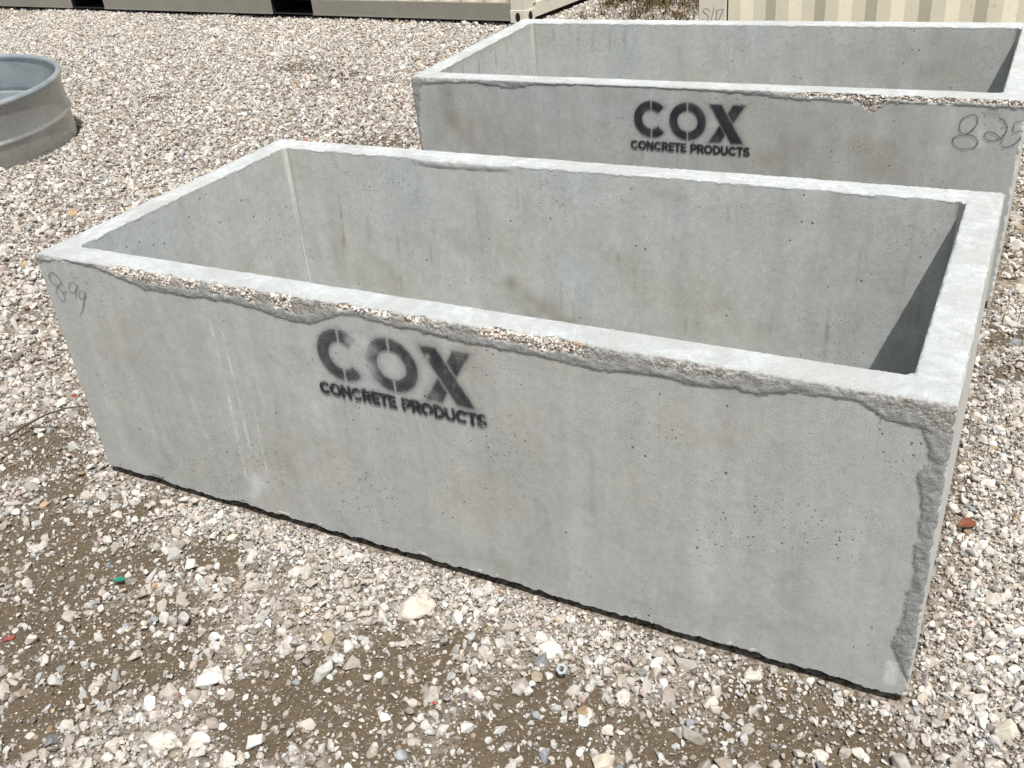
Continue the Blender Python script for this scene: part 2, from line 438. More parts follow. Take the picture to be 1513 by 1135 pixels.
def trough(num, loc, rz, label, step, tz=0.0):
    seed = 40 * num
    root = empty('concrete_trough', loc, rz)
    tag(root, label, 'trough', 'concrete troughs on the gravel')
    e = np.array([0, .002, .005, .008, .0115, .0155, .021, .028])
    Zb = 0.003
    def lines(a, b, f0=True, f1=True):
        lo = a + e if f0 else np.array([a]); hi = (b - e)[::-1] if f1 else np.array([b])
        n = max(1, int(round((hi[0] - lo[-1]) / step)))
        return np.concatenate([lo, np.linspace(lo[-1], hi[0], n + 1)[1:-1], hi])
    xr = [lines(0, TT), lines(TT, TL - TT), lines(TL - TT, TL)]
    yr = [lines(0, TT), lines(TT, TW - TT), lines(TW - TT, TW)]
    xs = np.concatenate([xr[0], xr[1][1:], xr[2][1:]]); ys = np.concatenate([yr[0], yr[1][1:], yr[2][1:]])
    zs = lines(Zb, TH)
    ix = (len(xr[0]) - 1, len(xr[0]) + len(xr[1]) - 2); iy = (len(yr[0]) - 1, len(yr[0]) + len(yr[1]) - 2)
    zin = zs[zs > .09]; zin = np.concatenate([[.09], zin])
    Vs, Fs, Ks = [], [], []
    off = 0
    def grid(A, B, f, flip, kind, skip=None):
        nonlocal off
        a, b = np.meshgrid(A, B, indexing='ij'); P = f(a, b).reshape(-1, 3)
        idx = np.arange(a.size).reshape(a.shape) + off
        q = np.stack([idx[:-1, :-1], idx[1:, :-1], idx[1:, 1:], idx[:-1, 1:]], -1)
        if skip is not None: q = q[~skip]
        q = q.reshape(-1, 4)
        if flip: q = q[:, ::-1]
        Vs.append(P); Fs.append(q); Ks.append(np.full(len(P), kind)); off += len(P)
    st = lambda x, y, z: np.stack([x + 0 * y, y + 0 * x, z + 0 * x], -1)
    grid(xs, zs, lambda a, b: st(a, 0 * a, b), False, 0)                 # front
    grid(xs, zs, lambda a, b: st(a, 0 * a + TW, b), True, 1)             # back
    grid(ys, zs, lambda a, b: st(0 * a, a, b), True, 2)                  # left
    grid(ys, zs, lambda a, b: st(0 * a + TL, a, b), False, 3)            # right
    sk = np.zeros((len(xs) - 1, len(ys) - 1), bool); sk[ix[0]:ix[1], iy[0]:iy[1]] = True
    grid(xs, ys, lambda a, b: st(a, b, 0 * a + TH), False, 4, sk)        # rim
    grid(xr[1], zin, lambda a, b: st(a, 0 * a + TT, b), True, 5)
    grid(xr[1], zin, lambda a, b: st(a, 0 * a + TW - TT, b), False, 6)
    grid(yr[1], zin, lambda a, b: st(0 * a + TT, a, b), False, 7)
    grid(yr[1], zin, lambda a, b: st(0 * a + TL - TT, a, b), True, 8)
    grid(xr[1][::4] if xr[1][::4][-1] == xr[1][-1] else np.append(xr[1][::4], xr[1][-1]), yr[1], lambda a, b: st(a, b, 0 * a + .09), False, 9)
    V = np.concatenate(Vs); F = np.concatenate(Fs); K = np.concatenate(Ks)
    x, y, z = V[:, 0].copy(), V[:, 1].copy(), V[:, 2].copy()
    G = V + np.array([seed * 3.3, 0, 0])
    n1, n2, n3 = vn(G, .006, seed), vn(G, .02, seed + 1), vn(G, .09, seed + 2)
    X1 = np.stack([x, 0 * x, 0 * x], 1) + seed
    ex1, ex2 = vn(X1, .05, seed + 3), vn(X1, .2, seed + 4)
    d = np.zeros_like(V)
    outer = (K <= 4)
    # masks -------------------------------------------------------
    cr = CR1 if num == 1 else CR2; cv = CV1 if num == 1 else CV2
    zb = np.interp(x, [c[0] for c in cr], [c[1] for c in cr]) + .004 * fb(G, .03, seed + 6, 4) + .0025 * n1
    nearf = np.exp(-np.maximum(y, 0) / .004) * outer
    crust = sst(z - zb, -.0035, .0035) * nearf
    xv = np.interp(z, [c[0] for c in cv], [c[1] for c in cv]) + .007 * fb(G, .05, seed + 7, 4) + .002 * n1
    crustv = (sst(x - xv, -.0035, .0035) if num == 1 else sst(xv - x, -.003, .003)) * nearf
    crust_all = np.maximum(crust, crustv)
    if num == 1: ag_x = sst(x, .24, .36) * (1 - .7 * sst(x, 1.70, 1.85)) * (1 - .6 * sst(x, 2.02, 2.12)) * np.clip(.75 + .55 * ex1 + .3 * ex2, .25, 1) + .12 * sst(x, 2.2, 2.3) + .2 * (x < .12)
    else: ag_x = sst(x, 1.55, 1.75) * np.clip(.8 + .4 * ex1, .2, 1) + .25 * (x < .3)
    depth = np.interp(x, [c[0] for c in cr], [TH - c[1] for c in cr])
    agz = TH - depth * .62
    if num == 2: agz = np.where((x > 1.88) & (x < 2.0), TH - depth * .95, agz)
    b = TH - z
    agg = sst(z - agz + .007 * n2 + .004 * n1, -.002, .004) * nearf * np.clip(ag_x * 1.3, 0, 1)
    aggtop = (K == 4) * sst(.010 * ag_x + .009 * n2 - y, -.002, .004)
    agg = np.clip(np.maximum(agg, aggtop * np.clip(ag_x, 0, 1)), 0, 1)
    # edges -------------------------------------------------------
    def chamfer(a, bb, r, ia, sa, ib, sb, msk):
        ee = np.maximum(r - (a + bb), 0) * msk
        d[:, ia] += sa * ee * .5; d[:, ib] += sb * ee * .5
    ragged = .003 * n1 + .003 * n2
    chamfer(y, b, .005 + ragged + np.clip(ag_x, 0, 1) * (.013 + .008 * n2 + .006 * n1), 1, 1, 2, -1, outer)
    chamfer(TL - x, b, .006 + ragged, 0, -1, 2, -1, outer)
    chamfer(x, b, .007 + ragged * 1.3, 0, 1, 2, -1, outer)
    chamfer(TW - y, b, .007 + ragged * 1.4, 1, -1, 2, -1, outer)
    chamfer(y, TL - x, .006 + ragged * 1.6, 1, 1, 0, -1, outer & (K != 4))
    chamfer(y, x, .007 + ragged, 1, 1, 0, 1, outer & (K != 4))
    inn = (K >= 4)
    for (da, s_, ax) in ((y - TT, 1, 1), (TW - TT - y, -1, 1), (x - TT, 1, 0), (TL - TT - x, -1, 0)):
        # inner rim edge: distance outward from cavity on the rim, downward on the inner wall
        on = inn & (np.abs(da) < .03)
        ee = np.maximum(.0045 + .0025 * n2 + .002 * n1 - (np.maximum(-da, 0) + b), 0) * on * (b < .03) * ((K == 4) | (np.abs(da) < 1e-6))
        okx = (x > TT - 1e-6) & (x < TL - TT + 1e-6) if ax == 1 else (y > TT - 1e-6) & (y < TW - TT + 1e-6)
        d[:, ax] -= s_ * ee * .5 * okx; d[:, 2] -= ee * .5 * okx
    cf = .016
    wall_in = (K >= 5) & (K <= 8) | ((K == 4) & (x > TT - 1e-6) & (x < TL - TT + 1e-6) & (y > TT - 1e-6) & (y < TW - TT + 1e-6))
    for (cx_, sx_) in ((TT, 1), (TL - TT, -1)):
        for (cy_, sy_) in ((TT, 1), (TW - TT, -1)):
            aa, bb = (x - cx_) * sx_, (y - cy_) * sy_
            ee = np.maximum(cf - (aa + bb), 0) * wall_in * (aa > -1e-6) * (bb > -1e-6)
            d[:, 0] += sx_ * ee * .5; d[:, 1] += sy_ * ee * .5
    # crust thickness, rough rim, broken foot
    d[:, 1] -= crust_all * (.0018 + .0020 * n2 + .0012 * n1) * (1 - .8 * agg)
    d[:, 1] += agg * (.002 + .004 * n1)
    d[:, 2] += (K == 4) * (.0010 * n3 + .0006 * n2)
    back = (K == 4) & (y > TW - TT)
    ridge = np.exp(-((y - (TW - TT * .55)) / .006) ** 2) * back * (.0035 + .002 * n2) + np.exp(-((x - TT * .4) / .005) ** 2) * ((K == 4) & (x < TT)) * .003
    d[:, 2] += ridge
    d[:, 2] += np.where(z < .012, .004 * n2 + .003 * n1 + .0045 * vn(G, .06, seed + 8), 0) * outer
    # drips hanging from the inner side of the back rim
    drip = (K == 6) * sst(z, TH - .035 - .012 * ex2, TH - .025 - .012 * ex2) * (sst(x, .62, .70) * (1 - sst(x, .95, 1.05))) * sst(TH - .002 - z, -.001, .006)
    if num == 2: drip = drip * 0
    d[:, 1] -= np.clip(drip, 0, 1) * (.004 + .002 * n2)
    # long waves of the form
    d[:, 1] += (K == 0) * .0008 * vn(G, .5, seed + 12)
    # draft of the walls
    hz = 1 - np.clip(z / TH, 0, 1)
    if num == 1: d[:, 0] -= .015 * hz * np.exp(-x / .4)
    dr = .018 * hz
    d[:, 1] += (K == 5) * dr - (K == 6) * dr; d[:, 0] += (K == 7) * dr - (K == 8) * dr
    for kk, (ax, s_) in {7: (0, 1), 8: (0, -1)}.items():
        pass
    m5 = (K == 5) | (K == 6)
    d[:, 0] += m5 * dr * (np.abs(x - TT) < 1e-6) - m5 * dr * (np.abs(x - (TL - TT)) < 1e-6)
    m7 = (K == 7) | (K == 8)
    d[:, 1] += m7 * dr * (np.abs(y - TT) < 1e-6) - m7 * dr * (np.abs(y - (TW - TT)) < 1e-6)
    V2 = V + d
    # colour masks --------------------------------------------------
    rimm = ((K == 4) * 1.0) * (1 - sst(agg, .2, .6))
    if num == 1: rimm = rimm * (1 - .38 * ((y < TT) & (x < 2.075)))
    rimm = np.maximum(rimm, outer * sst(z, TH - .004, TH - .001) * (K != 0))
    # pale slurry over-spill on the lip of the front face and of the inside
    rimm = np.maximum(rimm, ((K >= 5) & (K <= 8)) * sst(z + .006 * n2 + .004 * n1, TH - .007, TH - .003))
    rimm = np.maximum(rimm, np.clip(drip, 0, 1) * .5)
    fz = np.where(K == 0, sst(z + .003 * n2, TH - .005, TH - .002) * (1 - agg), 0); rimm = np.maximum(rimm, fz * .8)
    white = np.zeros(len(V)); stain = np.zeros(len(V)); pale = np.zeros(len(V))
    def streak(msk, u, pts, wd, amp, arr, nz=.9):
        us = np.interp(z, [p[1] for p in pts], [p[0] for p in pts])
        z0, z1 = pts[0][1], pts[-1][1]
        g = np.exp(-((u - us) / wd) ** 2) * sst(z, z0, z0 + .03) * (1 - sst(z, z1 - .03, z1)) * msk
        arr += amp * g * np.clip(.6 + nz * vn(G, .03, seed + 21), 0, 1.3)
    if num == 1:
        f0 = (K == 0)
        for (x0, x1, wd, am, za, zc) in ((.648, .675, .0045, 1.2, .06, .62), (.612, .640, .0045, 1.0, .10, .67), (.70, .72, .0045, .7, .12, .60), (.56, .585, .003, .35, .15, .55), (.63, .66, .02, .35, .03, .25), (.76, .775, .003, .3, .05, .4), (.50, .52, .003, .25, .1, .4)):
            streak(f0, x, [(x0, za), ((x0 + x1) / 2 + .004, (za + zc) / 2), (x1, zc)], wd, am, white)
        for (cx_, cz_, rx_, rz_, am) in ((.66, .10, .06, .04, .7), (.60, .05, .05, .03, .5), (.93, .42, .05, .07, .5), (.95, .62, .04, .02, .25), (1.13, .655, .03, .022, .9), (2.0, .25, .03, .25, .45), (2.06, .45, .02, .2, .3), (2.30, .40, .015, .3, .25)):
            white += f0 * am * np.exp(-((x - cx_) / rx_) ** 2 - ((z - cz_) / rz_) ** 2) * np.clip(.7 + .7 * n2, 0, 1.3)
        white += f0 * 1.0 * (sst(x, 2.388, 2.392) * (1 - sst(x, 2.415, 2.419)) * sst(z, .028, .032) * (1 - sst(z, .094, .10)))
        for (cx_, cz_, rx_, rz_, am) in ((.30, .12, .2, .12, .35), (1.25, .05, .5, .05, .3), (1.95, .08, .15, .05, .4), (.25, .45, .12, .15, .15), (1.6, .35, .3, .2, .12)):
            stain += f0 * am * np.exp(-((x - cx_) / rx_) ** 2 - ((z - cz_) / rz_) ** 2) * np.clip(.7 + .8 * vn(G, .05, 5), 0, 1.3)
        streak(f0, x, [(1.079, .165), (1.076, .21)], .0025, 1.2, stain, .2)
        streak(f0, x, [(1.29, .20), (1.285, .33)], .0025, .7, stain, .5)
        streak(f0, x, [(1.92, .02), (1.915, .13)], .003, .5, stain, .5)
        bi = (K == 6)
        RR = random.Random(4)
        for q_ in range(34):
            xx = RR.uniform(.15, 2.3); za = RR.uniform(.15, .62); ln_ = RR.uniform(.03, .14)
            streak(bi, x, [(xx, za), (xx + RR.uniform(-.006, .006), min(za + ln_ + .06, .74))], RR.uniform(.003, .006), RR.uniform(.3, .8), stain, .5)
        for q_ in range(26):
            xx = RR.uniform(.1, 2.35); za = RR.uniform(.03, .4); ln_ = RR.uniform(.08, .3)
            streak(f0, x, [(xx, za), (xx + RR.uniform(-.01, .01), za + ln_)], RR.uniform(.004, .014), RR.uniform(.12, .35), RR.choice([stain, white, white]), .6)
        streak(bi, x, [(.291, .38), (.305, .60)], .006, 1.3, stain, .5)
        streak(bi, x, [(.693, .44), (.693, .55)], .004, .8, stain, .5)
        streak(bi, x, [(1.379, .42), (1.381, .50)], .005, .9, stain, .3)
        streak(bi, x, [(.881, .42), (.881, .55)], .004, .7, stain, .5)
        streak(bi, x, [(2.13, .58), (2.132, .68)], .003, .9, stain, .3)
        for (cx_, cz_, rx_, rz_, am) in ((1.06, .265, .10, .045, 1.3), (.98, .32, .03, .035, 1.2), (1.17, .225, .14, .04, .9), (1.35, .20, .12, .04, .5), (.75, .45, .25, .06, .35), (1.39, .47, .07, .04, .45), (1.55, .69, .05, .02, .5), (1.9, .66, .2, .03, .4), (1.75, .3, .3, .1, .35), (.25, .40, .05, .2, .35), (2.2, .35, .1, .2, .4), (.45, .30, .12, .12, .5)):
            stain += bi * am * np.exp(-((x - cx_) / rx_) ** 2 - ((z - cz_) / rz_) ** 2) * np.clip(.65 + 1.0 * vn(G, .05, 9), 0, 1.3)
    else:
        f0 = (K == 0)
        for (cx_, cz_, rx_, rz_, am) in ((.18, .60, .09, .2, .75), (.32, .55, .05, .2, .6), (.55, .5, .2, .15, .35), (2.0, .45, .3, .2, .45), (1.6, .5, .3, .2, .4), (1.0, .69, .4, .04, .35), (2.33, .70, .05, .015, .6)):
            stain += f0 * am * np.exp(-((x - cx_) / rx_) ** 2 - ((z - cz_) / rz_) ** 2) * np.clip(.6 + .9 * vn(G, .07, 5), 0, 1.3)
        streak(f0, x, [(2.31, .45), (2.315, .70)], .02, .6, white)
        streak(f0, x, [(2.20, .50), (2.205, .72)], .03, .35, white)
        li = (K == 7)
        for yy, zz in ((.30, .60), (.45, .62), (.62, .60), (.75, .66), (.2, .64)):
            streak(li, y, [(yy, zz), (yy + .005, TH - .01)], .012, .8, stain, .6)
        bi = (K == 6)
        for xx in (.35, .43, .52, .60, .21):
            streak(bi, x, [(xx, .60), (xx + .004, TH - .01)], .008, .8, stain, .6)
        stain += bi * .45 * np.exp(-((x - 2.0) / .5) ** 2 - ((z - .6) / .15) ** 2) * np.clip(.6 + .9 * vn(G, .07, 6), 0, 1.3)
        stain += (K == 7) * .4 * sst(z, TH - .05, TH - .01)
    # cream joint line in the chamfered inner corners
    for (cx_, sx_) in ((TT, 1), (TL - TT, -1)):
        aa, bb = (x - cx_) * sx_, (TW - TT - y)
        cornr = ((K == 6) | (K == 7)) * np.exp(-((aa + bb - .004) / .006) ** 2) * (aa > -1e-6) * (bb > -1e-6)
        pale = np.maximum(pale, cornr * np.clip(.75 + .5 * n2, 0, 1) * (.85 if num == 1 and sx_ > 0 else .25))
        stain += ((K == 6) | (K == 7)) * .7 * np.exp(-((aa - .018) / .004) ** 2) * (bb < 1e-6) * sst(z + .1 * vn(G, .1, 3), .3, .5) * 1.4
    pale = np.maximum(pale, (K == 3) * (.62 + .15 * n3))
    clampz = np.clip
    A = np.stack([clampz(crust_all, 0, 1), clampz(agg, 0, 1), clampz(white, 0, 1)], 1)
    Bc = np.stack([clampz(stain, 0, 1), clampz(pale, 0, 1), clampz(rimm, 0, 1)], 1)
    # weld coincident border vertices so the shell is one skin
    key = np.round(V * 20000).astype(np.int64); kk = key[:, 0] * 10 ** 10 + key[:, 1] * 10 ** 5 + key[:, 2]
    un, first, inv = np.unique(kk, return_index=True, return_inverse=True)
    cnt = np.bincount(inv).astype(float)
    Vw = np.stack([np.bincount(inv, V2[:, i]) / cnt for i in range(3)], 1)
    Aw = np.stack([np.bincount(inv, A[:, i]) / cnt for i in range(3)], 1)
    Bw = np.stack([np.bincount(inv, Bc[:, i]) / cnt for i in range(3)], 1)
    Fw = inv[F]
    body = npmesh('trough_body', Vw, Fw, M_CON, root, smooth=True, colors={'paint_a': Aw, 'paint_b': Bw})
    # base slab, set back so the walls stand a finger off the gravel
    bm = bmesh.new(); add_box(bm, (.055, .055, -.035), (TL - .055, TW - .055, .0035), .003); add_box(bm, (.006, .008, .004), (TL - .006, TW - .006, .085), 0)
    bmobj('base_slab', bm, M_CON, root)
    # pebbles laid bare along the broken lip
    bm = bmesh.new(); R = random.Random(seed)
    cand = np.where((agg > .55) & ((K == 0) | ((K == 4) & (y < .02))))[0]
    R.shuffle(cl := list(cand))
    for i in cl[:(1500 if num == 1 else 420)]:
        p = Vector(V2[i]); s = R.uniform(.0016, .0048) * (1.25 if R.random() < .15 else 1)
        mt = Matrix.Translation(p + Vector((0, .3 * s, -.2 * s))) @ Euler((R.random() * 6, R.random() * 6, R.random() * 6)).to_matrix().to_4x4() @ Matrix.Diagonal((s, s * R.uniform(.6, 1), s * R.uniform(.5, .9), 1))
        r = bmesh.ops.create_icosphere(bm, subdivisions=1, radius=1.0, matrix=mt)
        for v in r['verts']: v.co += Vector((R.uniform(-.2, .2), R.uniform(-.2, .2), R.uniform(-.2, .2))) * s
    ag = bmobj('exposed_aggregate', bm, M_AGG, root)
    ag['kind'] = 'stuff'
    return root

def agg_mat():
    m = N('limestone_aggregate', .85); co = m.coord()
    v = m.vor(co, 130); r = m.sep(v.outputs['Color'])
    c = m.mix(m.rng(r[0], .1, .9), (.34, .29, .24), (.78, .74, .69))
    c = m.mix(m.rng(r[1], .92, .94), c, (.42, .27, .18))
    c = m.mix(m.rng(r[2], .88, .90), c, (.12, .11, .10))
    m.base(c); m.nrm(m.bump(m.noise(co, 400, 3), .5, .001)); return m.m
M_AGG = agg_mat()

T1 = trough(1, (0, 0, 0), 0, 'front grey concrete trough with worn stencilled lettering, rough lip and 8-99 at left', .0042)
T2P, T2R = (.0087, 2.016, .0083), -.004
T2 = trough(2, T2P, T2R, 'grey concrete trough behind the front one, crisp black lettering and 825 written at right', .0065)
T2.rotation_euler = (.0245, .002, T2R)   # stands on slightly rising gravel
film('stencilled_lettering', M_SPRAY, T1, .93, 1.51, .455, .715, .00135, logo_cover(.9745, .482, True, 3), -.0028)
film('stencilled_lettering', M_SPRAY, T2, 1.0, 1.56, .47, .73, .0018, logo_cover(1.034, .495, False, 8), -.0028)
N899 = [[[.0855, .6691], [.0694, .6944], [.0534, .6965], [.0372, .6839], [.0409, .6652], [.0607, .653], [.0741, .6335], [.0715, .6158], [.0578, .6052], [.048, .6146], [.0464, .6382], [.0577, .6526], [.0742, .6634], [.085, .670]],
        [[.0722, .6353], [.0926, .6425]], [[.1489, .6672], [.1374, .6783], [.119, .6716], [.1075, .6531], [.1146, .6413], [.1327, .6502], [.15, .6695], [.1321, .6459], [.1252, .6279]],
        [[.1719, .6389], [.1692, .6511], [.1535, .6532], [.1414, .6387], [.147, .6268], [.1709, .6366], [.1721, .6515], [.1569, .6239], [.1383, .5955], [.1104, .5651]]]
N825 = [[[2.2782, .6955], [2.2518, .684], [2.2424, .6629], [2.2449, .6381], [2.2598, .6265], [2.279, .638], [2.2943, .6616], [2.2951, .6821], [2.2859, .6939], [2.2782, .6955]],
        [[2.2603, .6234], [2.2346, .6166], [2.227, .6014], [2.2394, .5811], [2.2692, .5735], [2.2983, .5828], [2.3068, .6022], [2.2929, .6201], [2.2733, .6252], [2.2603, .6234]],
        [[2.3586, .6884], [2.3745, .6801], [2.3888, .6586], [2.3869, .636], [2.3733, .6177], [2.3524, .6092], [2.3334, .6122], [2.3223, .624], [2.3314, .6379], [2.35, .637], [2.3685, .6247], [2.3817, .611], [2.376, .6003]],
        [[2.4320, .6821], [2.408, .6748]], [[2.4074, .6677], [2.4116, .6415], [2.4320, .649], [2.4360, .6413], [2.434, .6228], [2.4181, .601], [2.398, .5893], [2.3831, .5904]]]
film('handwritten_number', M_MARK, T1, .02, .19, .55, .71, .0013, strokes_cover(N899, .0013, 2), -.0028, .05)
film('handwritten_number', M_MARK, T2, 2.21, 2.44, .56, .71, .0016, strokes_cover(N825, .0018, 4), -.0028, .05)

# ------------------------------------------------------------------ shipping containers
def corrugated(bm, p0, p1, z0, z1, n, depth, outward):
    """vertical trapezoid corrugation between two plan points; period = length / n"""
    p0, p1 = Vector(p0), Vector(p1); u = (p1 - p0); ln = u.length; u.normalize(); per = ln / n
    prof = []
    for k in range(n):
        s = k * per
        prof += [(s, 0), (s + per * .26, 0), (s + per * .50, depth), (s + per * .76, depth)]
    prof.append((ln, 0))
    rows = []
    for (s, dd) in prof:
        q = p0 + u * s - Vector(outward) * dd
        rows.append((bm.verts.new((q.x, q.y, z0)), bm.verts.new((q.x, q.y, z1))))
    for a, b in zip(rows[:-1], rows[1:]): bm.faces.new((a[0], b[0], b[1], a[1]))

def corner_casting(name, parent, x, y, z, mat, sx, sy):
    """hollow cast block with an oval hole in each outer face; sx, sy point outwards"""
    bm = bmesh.new()
    W_, D_, H_ = .178, .162, .118
    add_box(bm, (x, y, z), (x + W_, y + D_, z + H_), .006)
    o = bmobj(name, bm, mat, parent)
    bm = bmesh.new()
    def oval(c, ax, rw, rh):
        vs = []
        for i in range(20):
            a = i / 20 * 2 * math.pi; p = Vector(c)
            if ax == 'y': p += Vector((rw * math.cos(a), 0, rh * math.sin(a)))
            else: p += Vector((0, rw * math.cos(a), rh * math.sin(a)))
            vs.append(bm.verts.new(p))
        f = bm.faces.new(vs)
        r = bmesh.ops.extrude_face_region(bm, geom=[f])
        mv = Vector((0, .004, 0)) if ax == 'y' else Vector((.004, 0, 0))
        bmesh.ops.translate(bm, verts=[v for v in r['geom'] if isinstance(v, bmesh.types.BMVert)], vec=mv)
    def cut(*a):
        nonlocal bm
        bm = bmesh.new(); oval(*a); bmesh.ops.recalc_face_normals(bm, faces=bm.faces); bmobj('hole_shade_disc', bm, M_BLACK, o)  # thin black disc paints the shaded inside of a hole
    bm.free()
    cut((x + W_ * .5, y - .003 if sy < 0 else y + D_ - .001, z + H_ * .48), 'y', .026, .042)
    cut((x + W_ - .001 if sx > 0 else x - .003, y + D_ * .5, z + H_ * .48), 'x', .034, .042)
    return o

def container(name, label, loc, rz, length, side_mat, wall_mat, pockets, zoff):
    root = empty(name, loc, rz); tag(root, label, 'container', 'shipping containers behind the troughs')
    Wd, Ht = 2.438, 2.59
    z = zoff - .02
    for cx_, sx_ in ((0, -1), (length - .178, 1)):
        for cy_, sy_ in ((0, -1), (Wd - .162, 1)):
            corner_casting('corner_casting', root, cx_, cy_, z, M_CAST, sx_, sy_)
            corner_casting('corner_casting', root, cx_, cy_, z + Ht - .118, M_CAST, sx_, sy_)
            bm = bmesh.new(); add_box(bm, (cx_ + .008, cy_ + .008, z + .1185), (cx_ + .170, cy_ + .154, z + Ht - .1185), .004)
            bmobj('corner_post', bm, M_CAST, root)
    # bottom side rails, front one interrupted by the fork pockets
    xs_ = [.179] + [v for p in pockets for v in p] + [length - .179]
    bm = bmesh.new()
    for a, b in zip(xs_[0::2], xs_[1::2]):
        add_box(bm, (a, .016, z + .018), (b, .06, z + .178), .003)
        add_box(bm, (a, .010, z + .018), (b, .017, z + .030), 0)
    bmobj('bottom_side_rail', bm, side_mat, root)
    bm = bmesh.new(); add_box(bm, (.179, Wd - .06, z + .018), (length - .179, Wd - .016, z + .178), .003)
    bmobj('bottom_side_rail', bm, side_mat, root)
    for a, b in pockets:
        bm = bmesh.new()
        t = .006
        add_box(bm, (a, .022, z + .02), (a + t, Wd - .062, z + .176)); add_box(bm, (b - t, .022, z + .02), (b, Wd - .062, z + .176))
        add_box(bm, (a + t, .022, z + .170), (b - t, Wd - .062, z + .176)); add_box(bm, (a + t, .022, z + .02), (b - t, Wd - .062, z + .026))
        bmobj('fork_pocket', bm, M_BLACK, root)
    for xx in (.03, length - .09):
        bm = bmesh.new(); add_box(bm, (xx, .163, z + .018), (xx + .06, Wd - .163, z + .150), .003)
        bmobj('end_rail', bm, M_CAST, root)
    bm = bmesh.new(); add_box(bm, (.09, .062, z + .1785), (length - .09, Wd - .062, z + .205)); bmobj('floor', bm, M_FLOORPLY, root)
    n = max(1, int(round((length - .36) / .278)))
    bm = bmesh.new()
    corrugated(bm, (.180, .020), (length - .180, .020), z + .179, z + Ht - .06, n, .036, (0, -1))
    bmobj('side_wall', bm, wall_mat, root)
    bm = bmesh.new(); corrugated(bm, (length - .180, Wd - .020), (.180, Wd - .020), z + .179, z + Ht - .06, n, .036, (0, 1)); bmobj('side_wall', bm, wall_mat, root)
    bm = bmesh.new(); corrugated(bm, (length - .02, .155), (length - .02, Wd - .155), z + .151, z + Ht - .06, 8, .04, (1, 0)); bmobj('end_wall', bm, wall_mat, root)
    bm = bmesh.new(); corrugated(bm, (.02, Wd - .155), (.02, .155), z + .151, z + Ht - .06, 8, .04, (-1, 0)); bmobj('end_wall', bm, wall_mat, root)
    for yy in (.012, Wd - .072):
        bm = bmesh.new(); add_box(bm, (.179, yy, z + Ht - .065), (length - .179, yy + .06, z + Ht - .005), .003); bmobj('top_side_rail', bm, wall_mat, root)
    bm = bmesh.new(); add_box(bm, (.02, .075, z + Ht - .03), (length - .02, Wd - .075, z + Ht - .012)); bmobj('roof', bm, wall_mat, root)
    return root

ang1 = math.atan2(-.83, 8.51)
LEN1 = 12.19
cx1, cy1 = -1.885, 6.80
o1 = (cx1 - LEN1 * math.cos(ang1), cy1 - LEN1 * math.sin(ang1), 0)
# pocket positions measured from the right-hand corner
pk = sorted([(LEN1 - 3.36, LEN1 - 2.74), (LEN1 - 7.05, LEN1 - 6.37)])
container('shipping_container', 'long tan steel container at upper left, dull lower rail with two black fork pockets', o1, ang1, LEN1, M_TAUPE, M_CREAM, pk, .028)
K2 = container('shipping_container', 'cream corrugated steel container at upper right close behind the rear trough, marked S/17', (.635, 4.10, 0), 0, 6.06, M_CREAM, M_CREAM, [(1.99, 2.35), (3.7, 4.06)], .028)
S17 = [[[.055, .055], [.040, .068], [.022, .062], [.018, .050], [.045, .034], [.050, .018], [.035, .004], [.012, .010]], [[.066, .002], [.082, .074]], [[.098, .062], [.096, .004]], [[.104, .060], [.136, .062], [.122, .030], [.112, .004]]]
sc2 = [[(a * 1.0 + .018, b * 1.05 + .575) for a, b in s] for s in S17]
fo = film('handwritten_number', M_MARK, K2, .01, .17, .56, .67, .0016, strokes_cover(sc2, .0019, 6), .0060, .05)

# ------------------------------------------------------------------ round stock tank
def stock_tank():
    cx_, cy_, R0, H0 = -4.275, 2.50, .800, .468
    root = empty('stock_tank', (cx_, cy_, -.02)); tag(root, 'round galvanised steel stock tank with blue-grey rim, cut off by the left edge', 'tank')
    root.rotation_euler = (.038, .044, 0); root.location.z = -.022
    def lathe(name, prof, mat, nseg=160):
        V, F = [], []
        for (r, z) in prof:
            for i in range(nseg):
                a = i / nseg * 2 * math.pi; V.append((r * math.cos(a), r * math.sin(a), z))
        for j in range(len(prof) - 1):
            for i in range(nseg):
                k = (i + 1) % nseg
                F.append((j * nseg + i, j * nseg + k, (j + 1) * nseg + k, (j + 1) * nseg + i))
        return npmesh(name, V, F, mat, root, smooth=True)
    R = R0
    out = [(R - .035, .002), (R - .012, .004), (R - .002, .014), (R, .03)]
    z = .03
    def bead(z0, hh, dd):
        return [(R + dd * (1 - math.cos(t / 8 * 2 * math.pi)) / 2, z0 + hh * t / 8) for t in range(9)]
    out += [(R, .17)] + bead(.175, .05, .014) + [(R, .30), (R - .002, .36), (R, H0 - .03)]
    lathe('outer_wall', out, M_GALV)
    inn = [(R - .006, H0 - .03), (R - .006, .30)] + [(R - .006 + .012 * (1 - math.cos(t / 8 * 2 * math.pi)) / 2, .225 - .05 * t / 8) for t in range(9)] + [(R - .006, .06), (R - .02, .035), (R - .06, .03), (.4, .028), (.001, .028)]
    lathe('inner_wall', inn, M_GALVB)
    rim = [(R + .003 + .021 * math.cos(t / 16 * 2 * math.pi), H0 - .018 + .021 * math.sin(t / 16 * 2 * math.pi)) for t in range(17)]
    lathe('rolled_rim', rim, M_GALVB)
    return root
stock_tank()

